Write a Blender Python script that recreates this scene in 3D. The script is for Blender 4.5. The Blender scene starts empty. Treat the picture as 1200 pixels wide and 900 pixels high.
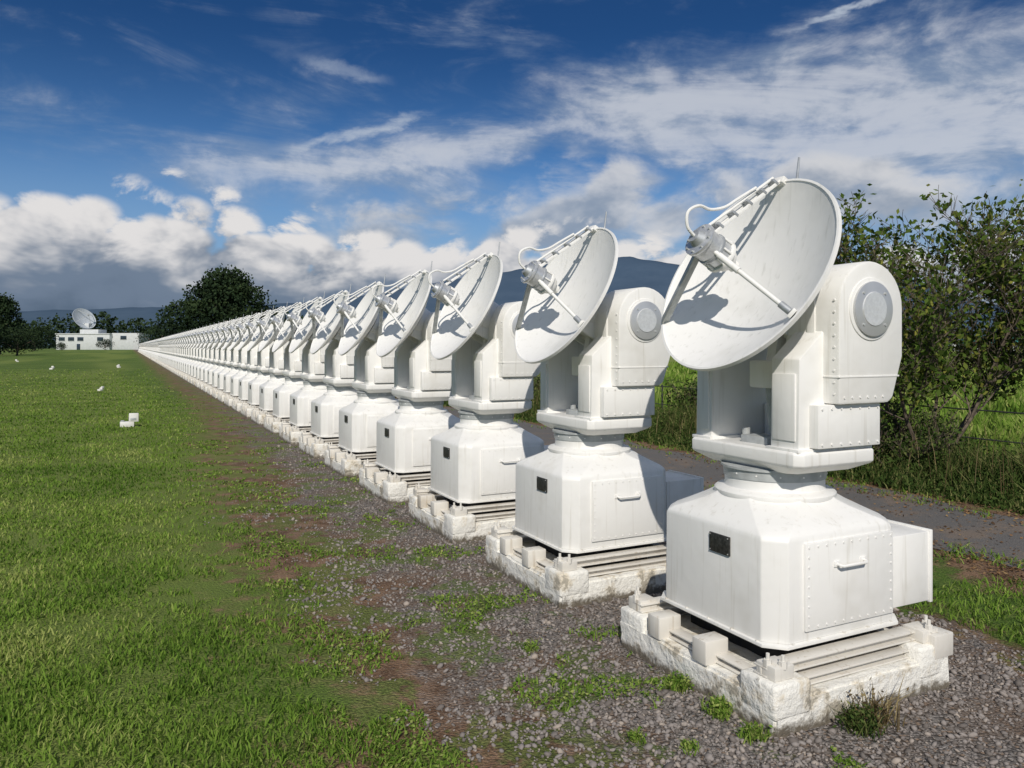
import bpy, bmesh, math, random
import numpy as np
from mathutils import Vector, Matrix, noise as mnoise
rnd = random.Random(7)
rng = np.random.default_rng(11)
scene = bpy.context.scene
COL = scene.collection
TH = math.radians(26.5)
CT, ST = math.cos(TH), math.sin(TH)
H = 1.41
def nr(n, r):   # n = across the row, r = along the row
    return (n*CT - r*ST, n*ST + r*CT)

# ------------------------------------------------------------------ node helpers
class NT:
    def __init__(s, tree):
        s.t = tree; s.n = tree.nodes; s.l = tree.links; s.dim = '3D'
    def new(s, typ, **kw):
        nd = s.n.new(typ)
        for k, v in kw.items(): setattr(nd, k, v)
        return nd
    def put(s, sock, val):
        if isinstance(val, bpy.types.NodeSocket): s.l.new(val, sock)
        elif val is not None: sock.default_value = val
    def m(s, op, a, b=None, c=None, clamp=False):
        nd = s.new('ShaderNodeMath', operation=op, use_clamp=clamp)
        s.put(nd.inputs[0], a)
        if b is not None: s.put(nd.inputs[1], b)
        if c is not None: s.put(nd.inputs[2], c)
        return nd.outputs[0]
    def ss(s, x, a, b, lo=0.0, hi=1.0):
        nd = s.new('ShaderNodeMapRange', interpolation_type='SMOOTHSTEP')
        s.put(nd.inputs[0], x)
        for i, v in enumerate((a, b, lo, hi)): s.put(nd.inputs[i+1], v)
        return nd.outputs[0]
    def lin(s, x, a, b, lo=0.0, hi=1.0):
        nd = s.new('ShaderNodeMapRange')
        s.put(nd.inputs[0], x)
        for i, v in enumerate((a, b, lo, hi)): s.put(nd.inputs[i+1], v)
        return nd.outputs[0]
    def mix(s, f, a, b, blend='MIX'):
        nd = s.new('ShaderNodeMix', data_type='RGBA', blend_type=blend)
        s.put(nd.inputs[0], f)
        for i, v in ((6, a), (7, b)):
            if isinstance(v, tuple) and len(v) == 3: v = v + (1,)
            s.put(nd.inputs[i], v)
        return nd.outputs[2]
    def xyz(s, x, y, z):
        nd = s.new('ShaderNodeCombineXYZ')
        for i, v in enumerate((x, y, z)): s.put(nd.inputs[i], v)
        return nd.outputs[0]
    def sep(s, v):
        nd = s.new('ShaderNodeSeparateXYZ'); s.put(nd.inputs[0], v); return nd.outputs
    def noise(s, vec, scale, detail=5, rough=.5, dist=0.0):
        nd = s.new('ShaderNodeTexNoise'); nd.noise_dimensions = s.dim
        if vec is not None: s.put(nd.inputs['Vector'], vec)
        nd.inputs['Scale'].default_value = scale; nd.inputs['Detail'].default_value = detail
        nd.inputs['Roughness'].default_value = rough; nd.inputs['Distortion'].default_value = dist
        return nd.outputs[0]
    def bump(s, h, strength=.3, dist=.01):
        nd = s.new('ShaderNodeBump'); nd.inputs['Strength'].default_value = strength
        nd.inputs['Distance'].default_value = dist; s.put(nd.inputs['Height'], h); return nd.outputs[0]

def mat(name, rough=.5, metal=0.0):
    m = bpy.data.materials.new(name); m.use_nodes = True
    t = NT(m.node_tree); b = m.node_tree.nodes['Principled BSDF']
    b.inputs['Roughness'].default_value = rough; b.inputs['Metallic'].default_value = metal
    return m, t, b
def pos(t):
    return t.new('ShaderNodeNewGeometry').outputs['Position']

# ------------------------------------------------------------------ materials
def white_paint(name, base, dirt, amount, rough=.42):
    m, t, b = mat(name, rough)
    W = pos(t)
    x, y, z = t.sep(W)
    big = t.noise(W, 3.0, 3, .65)
    st = t.noise(t.xyz(t.m('MULTIPLY', x, 38.), t.m('MULTIPLY', y, 38.), t.m('MULTIPLY', z, 2.2)), 1.0, 2, .6)
    f = t.m('ADD', t.ss(big, .50, .78, 0, .45*amount), t.ss(st, .55, .80, 0, .5*amount), clamp=True)
    f = t.m('ADD', f, t.ss(z, .42, .18, 0, .30*amount), clamp=True)
    t.put(b.inputs['Base Color'], t.mix(f, base, dirt))
    t.put(b.inputs['Roughness'], t.lin(big, .3, .7, rough-.08, rough+.15))
    t.put(b.inputs['Normal'], t.bump(t.noise(W, 20, 1, .6), .12, .01))
    return m
M_WHITE = white_paint('white_paint', (.81, .805, .78), (.42, .39, .31), .60)
M_DISH = white_paint('dish_paint', (.81, .805, .785), (.40, .40, .35), .60, .5)
def concrete_mat():
    m, t, b = mat('painted_concrete', .8)
    W = pos(t); x, y, z = t.sep(W)
    n1 = t.noise(W, 6, 5, .7); n2 = t.noise(W, 25, 4, .7)
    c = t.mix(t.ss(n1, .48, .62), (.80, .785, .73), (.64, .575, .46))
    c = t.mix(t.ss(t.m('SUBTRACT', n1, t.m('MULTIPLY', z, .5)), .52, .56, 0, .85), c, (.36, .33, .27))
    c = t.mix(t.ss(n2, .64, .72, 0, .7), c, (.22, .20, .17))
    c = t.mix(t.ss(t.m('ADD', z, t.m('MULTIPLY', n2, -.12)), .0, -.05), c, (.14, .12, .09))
    t.put(b.inputs['Base Color'], c)
    t.put(b.inputs['Normal'], t.bump(n2, .7, .02))
    return m
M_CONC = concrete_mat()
def simple(name, col, rough=.5, metal=0., var=.2, scale=12., bump=.1):
    m, t, b = mat(name, rough, metal)
    W = pos(t); n = t.noise(W, scale, 2, .6)
    d = tuple(c*(1-var) for c in col); l = tuple(min(1, c*(1+var)) for c in col)
    t.put(b.inputs['Base Color'], t.mix(t.ss(n, .3, .7), d, l))
    if bump: t.put(b.inputs['Normal'], t.bump(n, bump, .01))
    return m
M_METAL = simple('brushed_steel', (.66, .67, .68), .36, .6, .10, 40)
M_GALV = simple('galvanised_steel', (.42, .44, .46), .5, .5, .12, 30, 0)
M_COVER = simple('silver_cover', (.60, .61, .62), .40, .5, .06, 8, 0)
M_COVER2 = simple('bright_cover_centre', (.74, .75, .76), .35, .4, .06, 60, .1)
M_PLATE = simple('dark_plate', (.035, .035, .033), .45, .2, .5, 80)
M_DARK = simple('gap_shade_and_door', (.02, .02, .02), .9, 0, .3, 20, 0)
M_STEEL_W = white_paint('frame_paint', (.77, .76, .72), (.34, .27, .18), .9, .55)
M_GREY = simple('grey_paint_and_shade', (.42, .44, .44), .5, .1, .12, 20, 0)

# ------------------------------------------------------------------ mesh part builder
class Part:
    def __init__(s): s.bm = bmesh.new(); s.mats = []
    def mi(s, m):
        if m not in s.mats: s.mats.append(m)
        return s.mats.index(m)
    def add(s, tb, m, X=None):
        i = s.mi(m)
        bmesh.ops.recalc_face_normals(tb, faces=tb.faces[:])
        for f in tb.faces: f.material_index = i; f.smooth = True
        if X is not None: bmesh.ops.transform(tb, matrix=X, verts=tb.verts)
        me = bpy.data.meshes.new('tmp'); tb.to_mesh(me); tb.free()
        s.bm.from_mesh(me); bpy.data.meshes.remove(me)
    def hull_bevel(s, tb, bev, seg=2):
        if bev > 0:
            ed = [e for e in tb.edges if len(e.link_faces) == 2 and e.calc_face_angle(0) > .35]
            bmesh.ops.bevel(tb, geom=ed, offset=bev, segments=seg, affect='EDGES', profile=.5)
    def box(s, a, b, m, bev=.004, X=None):
        tb = bmesh.new()
        bmesh.ops.create_cube(tb, size=1)
        for v in tb.verts:
            v.co = Vector([(a[i]+b[i])/2 + v.co[i]*(b[i]-a[i]) for i in range(3)])
        s.hull_bevel(tb, bev); s.add(tb, m, X)
    def prism(s, pts, axis, c0, c1, m, bev=.004, X=None):
        tb = bmesh.new()
        def mk(p, c):
            return (p[0], c, p[1]) if axis == 'y' else ((c, p[0], p[1]) if axis == 'x' else (p[0], p[1], c))
        A = [tb.verts.new(mk(p, c0)) for p in pts]; B = [tb.verts.new(mk(p, c1)) for p in pts]
        tb.faces.new(A); tb.faces.new(B[::-1]); k = len(pts)
        for i in range(k): tb.faces.new((A[i], B[i], B[(i+1) % k], A[(i+1) % k]))
        bmesh.ops.recalc_face_normals(tb, faces=tb.faces[:])
        s.hull_bevel(tb, bev); s.add(tb, m, X)
    def cyl(s, p0, p1, r0, m, r1=None, seg=20, X=None, bev=0):
        r1 = r0 if r1 is None else r1
        p0 = Vector(p0); p1 = Vector(p1); d = p1-p0; L = d.length
        tb = bmesh.new()
        bmesh.ops.create_cone(tb, cap_ends=True, segments=seg, radius1=r0, radius2=r1, depth=L)
        if bev > 0:
            ed = [e for e in tb.edges if any(len(f.verts) > 4 for f in e.link_faces)]
            bmesh.ops.bevel(tb, geom=ed, offset=bev, segments=2, affect='EDGES', profile=.5)
        q = d.to_track_quat('Z', 'Y').to_matrix().to_4x4()
        bmesh.ops.transform(tb, matrix=Matrix.Translation((p0+p1)/2) @ q, verts=tb.verts)
        s.add(tb, m, X)
    def tube(s, path, r, m, seg=8, X=None, r_end=None):
        tb = bmesh.new(); P = [Vector(p) for p in path]; rings = []
        up = Vector((0.13, .37, 1)).normalized()
        for i, p in enumerate(P):
            d = (P[min(i+1, len(P)-1)] - P[max(i-1, 0)]).normalized()
            a = d.cross(up)
            if a.length < 1e-3: a = d.cross(Vector((1, 0, 0)))
            a.normalize(); b = d.cross(a)
            rr = r if r_end is None else r + (r_end-r)*i/(len(P)-1)
            rings.append([tb.verts.new(p + (a*math.cos(t) + b*math.sin(t))*rr) for t in [2*math.pi*k/seg for k in range(seg)]])
        for i in range(len(P)-1):
            for k in range(seg):
                tb.faces.new((rings[i][k], rings[i][(k+1) % seg], rings[i+1][(k+1) % seg], rings[i+1][k]))
        tb.faces.new(rings[0][::-1]); tb.faces.new(rings[-1])
        s.add(tb, m, X)
    def loft(s, rings, m, bev=0, X=None, caps=True):
        tb = bmesh.new(); R = [[tb.verts.new(p) for p in r] for r in rings]; k = len(R[0])
        for i in range(len(R)-1):
            for j in range(k): tb.faces.new((R[i][j], R[i][(j+1) % k], R[i+1][(j+1) % k], R[i+1][j]))
        if caps: tb.faces.new(R[0][::-1]); tb.faces.new(R[-1])
        bmesh.ops.recalc_face_normals(tb, faces=tb.faces[:])
        s.hull_bevel(tb, bev); s.add(tb, m, X)
    def bar(s, p0, p1, w, h, side, m, X=None, bev=.002):
        p0 = Vector(p0); p1 = Vector(p1); d = (p1-p0); L = d.length; d.normalize()
        sd = Vector(side); sd = (sd - d*sd.dot(d)).normalized(); up = d.cross(sd)
        Mx = Matrix((( sd.x, up.x, d.x, 0), (sd.y, up.y, d.y, 0), (sd.z, up.z, d.z, 0), (0, 0, 0, 1)))
        Mx = Matrix.Translation((p0+p1)/2) @ Mx
        if X is not None: Mx = X @ Mx
        s.box((-w/2, -h/2, -L/2), (w/2, h/2, L/2), m, bev, Mx)
    def mesh(s, name, ang=32):
        me = bpy.data.meshes.new(name); s.bm.to_mesh(me)
        for m in s.mats: me.materials.append(m)
        me.set_sharp_from_angle(angle=math.radians(ang))
        return me
def obj(name, data=None, parent=None, loc=None, **props):
    o = bpy.data.objects.new(name, data); COL.objects.link(o)
    if parent is not None: o.parent = parent
    if loc is not None: o.location = loc
    for k, v in props.items(): o[k] = v
    return o

# ------------------------------------------------------------------ radio antenna
AX = Vector((.143, 0, 1.562)); EL = math.radians(28.5)
a = Vector((-math.cos(EL), 0, math.sin(EL))); e2 = Vector((math.sin(EL), 0, math.cos(EL))); pp = Vector((0, -1, 0))
RC = AX + a*.375 + Vector((0, 0, -.012))
DM = Matrix(((pp.x, e2.x, a.x, RC.x), (pp.y, e2.y, a.y, RC.y), (pp.z, e2.z, a.z, RC.z), (0, 0, 0, 1)))
RD, DEP = .462, .13
def octo(h, c, z):
    return [(h, -h+c, z), (h, h-c, z), (h-c, h, z), (-h+c, h, z), (-h, h-c, z), (-h, -h+c, z), (-h+c, -h, z), (h-c, -h, z)]
specs = []   # (name, parentname, mesh)

p = Part()   # concrete base
tb = bmesh.new(); bmesh.ops.create_cube(tb, size=1)
for v in tb.verts: v.co = Vector((v.co.x*.97, v.co.y*.97, .02+v.co.z*.22))
bmesh.ops.bevel(tb, geom=tb.edges[:], offset=.012, segments=2, affect='EDGES')
bmesh.ops.subdivide_edges(tb, edges=[e for e in tb.edges if e.calc_length() > .1], cuts=11, use_grid_fill=True)
for v in tb.verts:
    v.co += mnoise.noise_vector(v.co*7)*.009 + mnoise.noise_vector(v.co*30)*.005
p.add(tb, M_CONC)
for sx in (-1, 1):
    for sy in (-1, 1):
        cx, cy = sx*.395, sy*.395
        p.box((cx-.092, cy-.092, .06), (cx+.092, cy+.092, .188), M_CONC, .014)
specs.append(('concrete_base', None, p.mesh('concrete_base', 50)))

p = Part()   # steel support frame
for sx in (-1, 1):
    c = sx*.385
    for (z0, z1, w) in ((.190, .197, .034), (.197, .220, .006), (.220, .227, .034)):
        p.box((-.46, c-w, z0), (.46, c+w, z1), M_STEEL_W, .0015)
    for (z0, z1, w) in ((.134, .141, .03), (.141, .160, .005), (.160, .167, .03)):
        p.box((c*1.06-w, -.30, z0), (c*1.06+w, .30, z1), M_STEEL_W, .0015)
        p.box((-.30, c*1.06-w, z0), (.30, c*1.06+w, z1), M_STEEL_W, .0015)
    for sy in (-1, 1):
        cx, cy = sx*.41, sy*.41
        p.box((cx-.048, cy-.048, .188), (cx+.048, cy+.048, .240), M_STEEL_W, .005)
        for dx, dy in ((.06, .0), (-.0, .065)):
            bx, by = cx+sx*dx*.6, cy+sy*dy*.6
            p.cyl((bx, by, .23), (bx, by, .256), .016, M_STEEL_W, seg=6)
            p.cyl((bx, by, .256), (bx, by, .278), .007, M_STEEL_W, seg=8)
for (x0, y0) in ((-.49, -.12), (-.49, .18), (.39, -.49)):
    p.box((x0, y0, .128), (x0+.12, y0+.085, .225), M_STEEL_W, .006)
p.box((-.22, -.30, .10), (.22, .30, .250), M_DARK, .004)  # near-black block painting the shade in the gap under the pedestal
specs.append(('support_frame', None, p.mesh('support_frame')))

p = Part()   # pedestal
p.loft([octo(.380, .068, .252), octo(.380, .068, .266)], M_WHITE, .002)
rr = [octo(.366, .072, .266), octo(.364, .072, .655), octo(.360, .074, .672), octo(.346, .088, .690), octo(.315, .105, .712), octo(.272, .128, .744), octo(.244, .142, .770), octo(.236, .138, .778)]
p.loft(rr, M_WHITE, .005)
for k in range(5):
    t = -.28 + k*.14
    for (x, y) in ((-.374, t), (t, -.374)):
        p.cyl((x, y, .264), (x, y, .271), .0055, M_STEEL_W, seg=6)
specs.append(('pedestal', None, p.mesh('pedestal', 24)))

p = Part()   # access door on -y face
p.box((-.215, -.378, .305), (.285, -.36, .645), M_WHITE, .003)
for k in range(9):
    z = .325 + k*.038
    for x in (-.20, .27): p.cyl((x, -.3810, z), (x, -.374, z), .0045, M_WHITE, seg=8)
for k in range(9):
    x = -.15 + k*.047
    for z in (.32, .63): p.cyl((x, -.3810, z), (x, -.374, z), .0045, M_WHITE, seg=8)
specs.append(('access_door', None, p.mesh('access_door')))
p = Part()
p.tube([(-.05, -.374, .55), (-.05, -.398, .548), (-.04, -.405, .545), (.09, -.405, .545), (.10, -.398, .548), (.10, -.374, .55)], .006, M_WHITE)
p.box((-.065, -.384, .538), (-.035, -.376, .562), M_WHITE, .002); p.box((.085, -.384, .538), (.115, -.376, .562), M_WHITE, .002)
specs.append(('handle', 'access_door', p.mesh('handle')))
p = Part()   # name plate
p.box((-.373, -.125, .555), (-.364, -.005, .633), M_PLATE, .002)
for y in (-.118, -.012):
    for z in (.562, .626): p.cyl((-.376, y, z), (-.372, y, z), .003, M_METAL, seg=6)
specs.append(('name_plate', None, p.mesh('name_plate')))
p = Part()   # equipment box on +x side
p.box((.378, -.285, .275), (.655, .04, .585), M_WHITE, .005)
p.box((.642, -.292, .268), (.662, .047, .592), M_WHITE, .004)
p.box((.360, -.24, .31), (.380, -.0, .55), M_GREY, .002)
specs.append(('equipment_box', None, p.mesh('equipment_box')))

p = Part()   # azimuth bearing
def ring(r, z, k_=56): return [(r*math.cos(t), r*math.sin(t), z) for t in [2*math.pi*k/k_ for k in range(k_)]]
p.loft([ring(r, z) for r, z in [(.250, .762), (.256, .770), (.256, .784), (.248, .792), (.214, .800), (.211, .812), (.211, .848)]], M_WHITE)
p.loft([ring(r, z) for r, z in [(.216, .844), (.218, .882), (.228, .884), (.228, .893), (.2, .895)]], M_GREY)
for k in range(14):
    t = 2*math.pi*k/14
    p.cyl((.216*math.cos(t), .216*math.sin(t), .864), (.2195*math.cos(t), .2195*math.sin(t), .864), .004, M_WHITE, seg=6)
specs.append(('azimuth_bearing', None, p.mesh('azimuth_bearing', 40)))

p = Part()   # yoke
def rect(hx, hy, z, c=.03, o=.022):
    return [(o+x_, y_, z) for x_, y_ in ((hx, -hy+c), (hx, hy-c), (hx-c, hy), (-hx+c, hy), (-hx, hy-c), (-hx, -hy+c), (-hx+c, -hy), (hx-c, -hy))]
p.loft([rect(.175, .25, .890), rect(.222, .325, .925), rect(.228, .334, .935), rect(.228, .334, .980), rect(.221, .327, .988)], M_WHITE, .003)
def armpoly(x0, top, r=.14):
    c = (AX.x, AX.z)
    arc = [(c[0]+r*math.cos(t), c[1]+r*math.sin(t)) for t in [math.radians(0+k*15) for k in range(8)]]
    return [(x0-.006, .982), (.225, .982), (.235, 1.22), (c[0]+r, 1.40)] + arc + top + [(x0, 1.36)]
p.prism(armpoly(-.172, [(.04, 1.66), (-.03, 1.60), (-.08, 1.50)]), 'y', .205, .310, M_WHITE, .006)
p.prism(armpoly(-.172, [(.05, 1.66), (-.0, 1.60), (-.03, 1.48)]), 'y', -.305, -.155, M_WHITE, .006)
for y0, y1 in ((-.318, -.145), (.195, .320)):
    p.box((-.193, y0, .986), (.232, y1, 1.000), M_WHITE, .002)
p.box((-.120, -.352, 1.003), (.238, -.303, 1.176), M_WHITE, .004)
for k in range(7):
    for z in (1.018, 1.160): p.cyl((-.10+k*.0535, -.3565, z), (-.10+k*.0535, -.350, z), .0045, M_WHITE, seg=8)
p.box((-.183, -.29, 1.03), (-.174, -.17, 1.30), M_WHITE, .002)
p.box((-.183, .22, 1.03), (-.174, .295, 1.30), M_WHITE, .002)
p.box((.14, -.15, .98), (.17, .20, 1.14), M_WHITE, .003)
p.box((-.12, -.08, .98), (-.0, .08, 1.02), M_GREY, .005)
p.cyl((-.03, .14, .98), (-.03, .14, 1.04), .018, M_GREY)
specs.append(('yoke', None, p.mesh('yoke')))

p = Part()   # elevation drive housing
r = .190; c = (.150, 1.568)
arc = [(c[0]+r*math.cos(t), c[1]+r*math.sin(t)) for t in [math.radians(k*10) for k in range(19)]]
poly = [(-.040, 1.178), (.250, 1.178), (.280, 1.198), (.340, 1.37)] + arc
p.prism(poly, 'y', -.382, -.105, M_WHITE, .012)
p.prism([(-.043, 1.285), (.3115, 1.285), (.314, 1.292), (-.043, 1.292)], 'y', -.3845, -.103, M_WHITE, .001)
p.prism([(-.046, 1.20), (-.046, 1.60), (-.028, 1.64), (-.028, 1.20)], 'y', -.265, -.225, M_WHITE, .002)
for k in range(9):
    z = 1.22+k*.047
    p.cyl((-.0435, -.360, z), (-.036, -.360, z), .0045, M_WHITE, seg=8)
    p.cyl((-.0435, -.130, z), (-.036, -.130, z), .0045, M_WHITE, seg=8)
for k in range(6):
    x = -.01+k*.045
    p.cyl((x, -.386, 1.205), (x, -.380, 1.205), .0045, M_WHITE, seg=8)
specs.append(('elevation_housing', None, p.mesh('elevation_housing')))
p = Part()
p.cyl((AX.x, -.378, AX.z), (AX.x, -.388, AX.z), .128, M_WHITE, seg=48, bev=.003)
p.cyl((AX.x, -.388, AX.z), (AX.x, -.400, AX.z), .112, M_COVER, .112, seg=48, bev=.003)
p.cyl((AX.x, -.400, AX.z), (AX.x, -.404, AX.z), .070, M_COVER2, .068, seg=48)
for k in range(4):
    t = 2*math.pi*(k+.5)/4
    p.cyl((AX.x+.090*math.cos(t), -.399, AX.z+.090*math.sin(t)), (AX.x+.090*math.cos(t), -.404, AX.z+.090*math.sin(t)), .0055, M_GREY, seg=8)
specs.append(('bearing_cover', 'elevation_housing', p.mesh('bearing_cover')))

p = Part()   # dish
SEG = 72
prof = [(RD*i/14, -DEP*(1-(i/14)**2)) for i in range(1, 15)]
prof = [(.004, -DEP)] + prof + [(RD+.001, .005), (RD+.011, .005), (RD+.012, -.012), (RD+.002, -.014)]
back = [(RD*i/14 - .0, -DEP*(1-(i/14)**2)-.012) for i in range(13, 0, -1)] + [(.004, -DEP-.012)]
tb = bmesh.new()
R = [[tb.verts.new((r_*math.cos(t), r_*math.sin(t), w)) for t in [2*math.pi*k/SEG for k in range(SEG)]] for r_, w in prof+back]
for i in range(len(R)-1):
    for j in range(SEG): tb.faces.new((R[i][j], R[i][(j+1) % SEG], R[i+1][(j+1) % SEG], R[i+1][j]))
tb.faces.new(R[0][::-1]); tb.faces.new(R[-1])
p.add(tb, M_DISH, DM)
specs.append(('dish', None, p.mesh('dish', 50)))
p = Part()   # dish mount
p.cyl((0, 0, -.30), (0, 0, -.135), .14, M_WHITE, .16, seg=32, X=DM)
p.cyl((0, 0, -.31), (0, 0, -.29), .165, M_WHITE, seg=32, X=DM)
p.box((-.10, -.12, -.49), (.145, .12, -.305), M_WHITE, .01, DM)
for sx in (-1, 1): p.box((sx*.11-.012, -.17, -.36), (sx*.11+.012, -.06, -.136), M_WHITE, .003, DM)
p.cyl((AX.x, .22, AX.z), (AX.x, -.2, AX.z), .07, M_GREY, seg=24)
p.box((-.10, -.09, 1.23), (.04, .05, 1.35), M_WHITE, .01)
p.cyl((-.02, -.02, 1.00), (-.04, -.02, 1.24), .022, M_GREY)
p.bar((-.04, -.03, 1.30), (.0, -.03, 1.48), .05, .05, (0, 1, 0), M_WHITE)
specs.append(('dish_mount', None, p.mesh('dish_mount')))
p = Part()   # feed horn
p.cyl((0, 0, .085), (0, 0, .125), .046, M_WHITE, .066, seg=28, X=DM, bev=.003)
p.cyl((0, 0, .125), (0, 0, .142), .076, M_WHITE, seg=28, X=DM, bev=.002)
p.cyl((0, 0, .142), (0, 0, .255), .066, M_METAL, seg=28, X=DM)
p.cyl((0, 0, .185), (0, 0, .198), .072, M_GALV, seg=28, X=DM, bev=.002)
p.cyl((0, 0, .255), (0, 0, .272), .075, M_METAL, seg=28, X=DM, bev=.002)
p.cyl((0, 0, .272), (0, 0, .30), .040, M_GALV, .028, seg=20, X=DM)
p.cyl((0, 0, .05), (0, 0, .085), .026, M_WHITE, seg=20, X=DM)
for k in range(8):
    t = 2*math.pi*k/8
    p.cyl((.062*math.cos(t), .062*math.sin(t), .27), (.062*math.cos(t), .062*math.sin(t), .279), .005, M_GREY, seg=6, X=DM)
    p.bar((.070*math.cos(t), .070*math.sin(t), .142), (.070*math.cos(t), .070*math.sin(t), .185), .009, .009, (1, 0, 0), M_WHITE, DM)
specs.append(('feed_horn', 'dish', p.mesh('feed_horn')))
def rim(ang, rr, w): return (rr*math.cos(math.radians(ang)), rr*math.sin(math.radians(ang)), w)
p = Part()   # top strut
A0 = rim(90, .055, .225); A1 = rim(90, .468, .012)
for dx in (-.018, .018):
    p.bar((dx, A0[1], A0[2]), (dx, A1[1], A1[2]), .006, .016, (1, 0, 0), M_WHITE, DM)
p.tube([(0, .08, .252), (0, .2, .185), (0, .34, .110), (0, .46, .045)], .007, M_WHITE, X=DM)
for f in (.12, .33, .54, .75, .93):
    cy = A0[1]+(A1[1]-A0[1])*f; cz = A0[2]+(A1[2]-A0[2])*f
    p.box((-.024, cy-.006, cz-.005), (.024, cy+.006, cz+.030), M_GALV, .002, DM)
p.box((-.036, .450, -.02), (.036, .482, .022), M_WHITE, .004, DM)
specs.append(('strut', 'dish', p.mesh('strut')))
p = Part()
p.bar(rim(210, .06, .22), rim(210, .462, .008), .036, .010, (math.cos(math.radians(120)), math.sin(math.radians(120)), 0), M_GREY, DM)  # strut coloured grey for its unlit side, shade put into the colour
p.bar(rim(210, .06, .205), rim(210, .455, -.005), .010, .026, (math.cos(math.radians(120)), math.sin(math.radians(120)), 0), M_GREY, DM)
specs.append(('strut', 'dish', p.mesh('strut')))
p = Part()
p.tube([rim(330, .06, .205), rim(330, .42, -.005)], .010, M_WHITE, X=DM, seg=12)
p.tube([rim(330, .08, .195), rim(330, .18, .137)], .014, M_WHITE, X=DM, seg=14)
p.tube([rim(330, .375, .022), rim(330, .42, -.005)], .015, M_GALV, X=DM, seg=12)
p.bar(rim(330, .41, -.02), rim(330, .452, .012), .040, .016, (math.cos(math.radians(240)), math.sin(math.radians(240)), 0), M_WHITE, DM)
specs.append(('strut', 'dish', p.mesh('strut')))
p = Part()
def bez(P, k=7):
    out = []; n = len(P)
    for i in range(n-1):
        p0 = Vector(P[max(i-1, 0)]); p1 = Vector(P[i]); p2 = Vector(P[i+1]); p3 = Vector(P[min(i+2, n-1)])
        for j in range(k):
            t = j/k
            out.append(.5*((2*p1)+(p2-p0)*t+(2*p0-5*p1+4*p2-p3)*t*t+(3*p1-p0-3*p2+p3)*t**3))
    out.append(Vector(P[-1])); return out
p.tube(bez([(0, 0, .295), (0, .015, .345), (0, .07, .372), (0, .125, .335), (0, .145, .275), (.01, .19, .222), (.01, .26, .178), (.01, .36, .115)]), .0068, M_WHITE, X=DM)
specs.append(('cable', 'dish', p.mesh('cable')))
p = Part()
q = DM @ Vector((.06, RD-.02, -.05))
p.cyl(q, q+Vector((.02, 0, .15)), .0065, M_GALV, .0045, seg=8)
p.cyl(q-Vector((0, 0, .02)), q+Vector((0, 0, .03)), .011, M_GALV, seg=8)
specs.append(('lightning_rod', 'dish', p.mesh('lightning_rod')))

jb = bmesh.new(); jm = []      # one-mesh version for the far ones
for nm, par, me in specs:
    off = len(jb.faces); jb.from_mesh(me); jb.faces.ensure_lookup_table()
    mp = []
    for m_ in me.materials:
        if m_ not in jm: jm.append(m_)
        mp.append(jm.index(m_))
    for f in jb.faces[off:]: f.material_index = mp[f.material_index]
jme = bpy.data.meshes.new('radio_antenna'); jb.to_mesh(jme)
for m_ in jm: jme.materials.append(m_)
jme.set_sharp_from_angle(angle=math.radians(35))

C1 = Vector((1.16, 3.40))
Rv = Vector((-ST, CT))
S = 1.528
dists = [i*S for i in range(46)]
while len(dists) < 64: dists.append(dists[-1]+S*2)
while len(dists) < 80: dists.append(dists[-1]+S*4)
LBL = "white steel radio antenna, tilted dish on yoke and concrete base"
for i, d in enumerate(dists):
    lx, ly = C1.x+Rv.x*d, C1.y+Rv.y*d
    if i < 16:
        e = obj('radio_antenna', None, None, (lx, ly, 0)); e.empty_display_size = .3
        e.rotation_euler = (0, 0, TH)
        made = {}
        for nm, par, me in specs:
            o = obj(nm, me, made.get(par, e) if par else e)
            made.setdefault(nm, o)
    else:
        e = obj('radio_antenna', jme, None, (lx, ly, 0)); e.rotation_euler = (0, 0, TH)
    e['label'] = LBL; e['category'] = 'radio telescope'; e['group'] = 'row of radio antennas'

# ------------------------------------------------------------------ numpy mesh helper
def mesh_np(name, V, F, tint=None, material=None):
    me = bpy.data.meshes.new(name)
    me.vertices.add(len(V)); me.vertices.foreach_set('co', V.astype(np.float32).ravel())
    flat = np.concatenate([f.ravel() for f in F]).astype(np.int32)
    tot = np.concatenate([np.full(len(f), f.shape[1], np.int32) for f in F])
    st = np.concatenate([[0], np.cumsum(tot)[:-1]]).astype(np.int32)
    me.loops.add(len(flat)); me.loops.foreach_set('vertex_index', flat)
    me.polygons.add(len(tot)); me.polygons.foreach_set('loop_start', st); me.polygons.foreach_set('loop_total', tot)
    me.update(calc_edges=True)
    if tint is not None:
        at = me.attributes.new('tint', 'FLOAT', 'POINT'); at.data.foreach_set('value', tint.astype(np.float32))
    if material: me.materials.append(material)
    return me
def leafmat(name, dark, mid, light, rough=.6, trans=.25):
    m, t, b = mat(name, rough)
    at = t.new('ShaderNodeAttribute', attribute_name='tint').outputs['Fac']
    c = t.mix(t.ss(at, 0, .5), dark, mid); c = t.mix(t.ss(at, .5, 1.), c, light)
    if trans > 0:
        df = t.new('ShaderNodeBsdfDiffuse'); t.put(df.inputs[0], c)
        tr = t.new('ShaderNodeBsdfTranslucent'); t.put(tr.inputs[0], c)
        mx = t.new('ShaderNodeMixShader'); mx.inputs[0].default_value = trans
        t.l.new(df.outputs[0], mx.inputs[1]); t.l.new(tr.outputs[0], mx.inputs[2])
        t.l.new(mx.outputs[0], m.node_tree.nodes['Material Output'].inputs[0])
    else:
        t.put(b.inputs['Base Color'], c); b.inputs['Specular IOR Level'].default_value = .2
    return m
M_GRASS = leafmat('grass_blade', (.070, .138, .020), (.165, .268, .042), (.34, .38, .12), .6, .25)
M_WEED = leafmat('weed_leaf', (.026, .050, .013), (.070, .110, .028), (.20, .20, .08), .65, .2)
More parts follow.
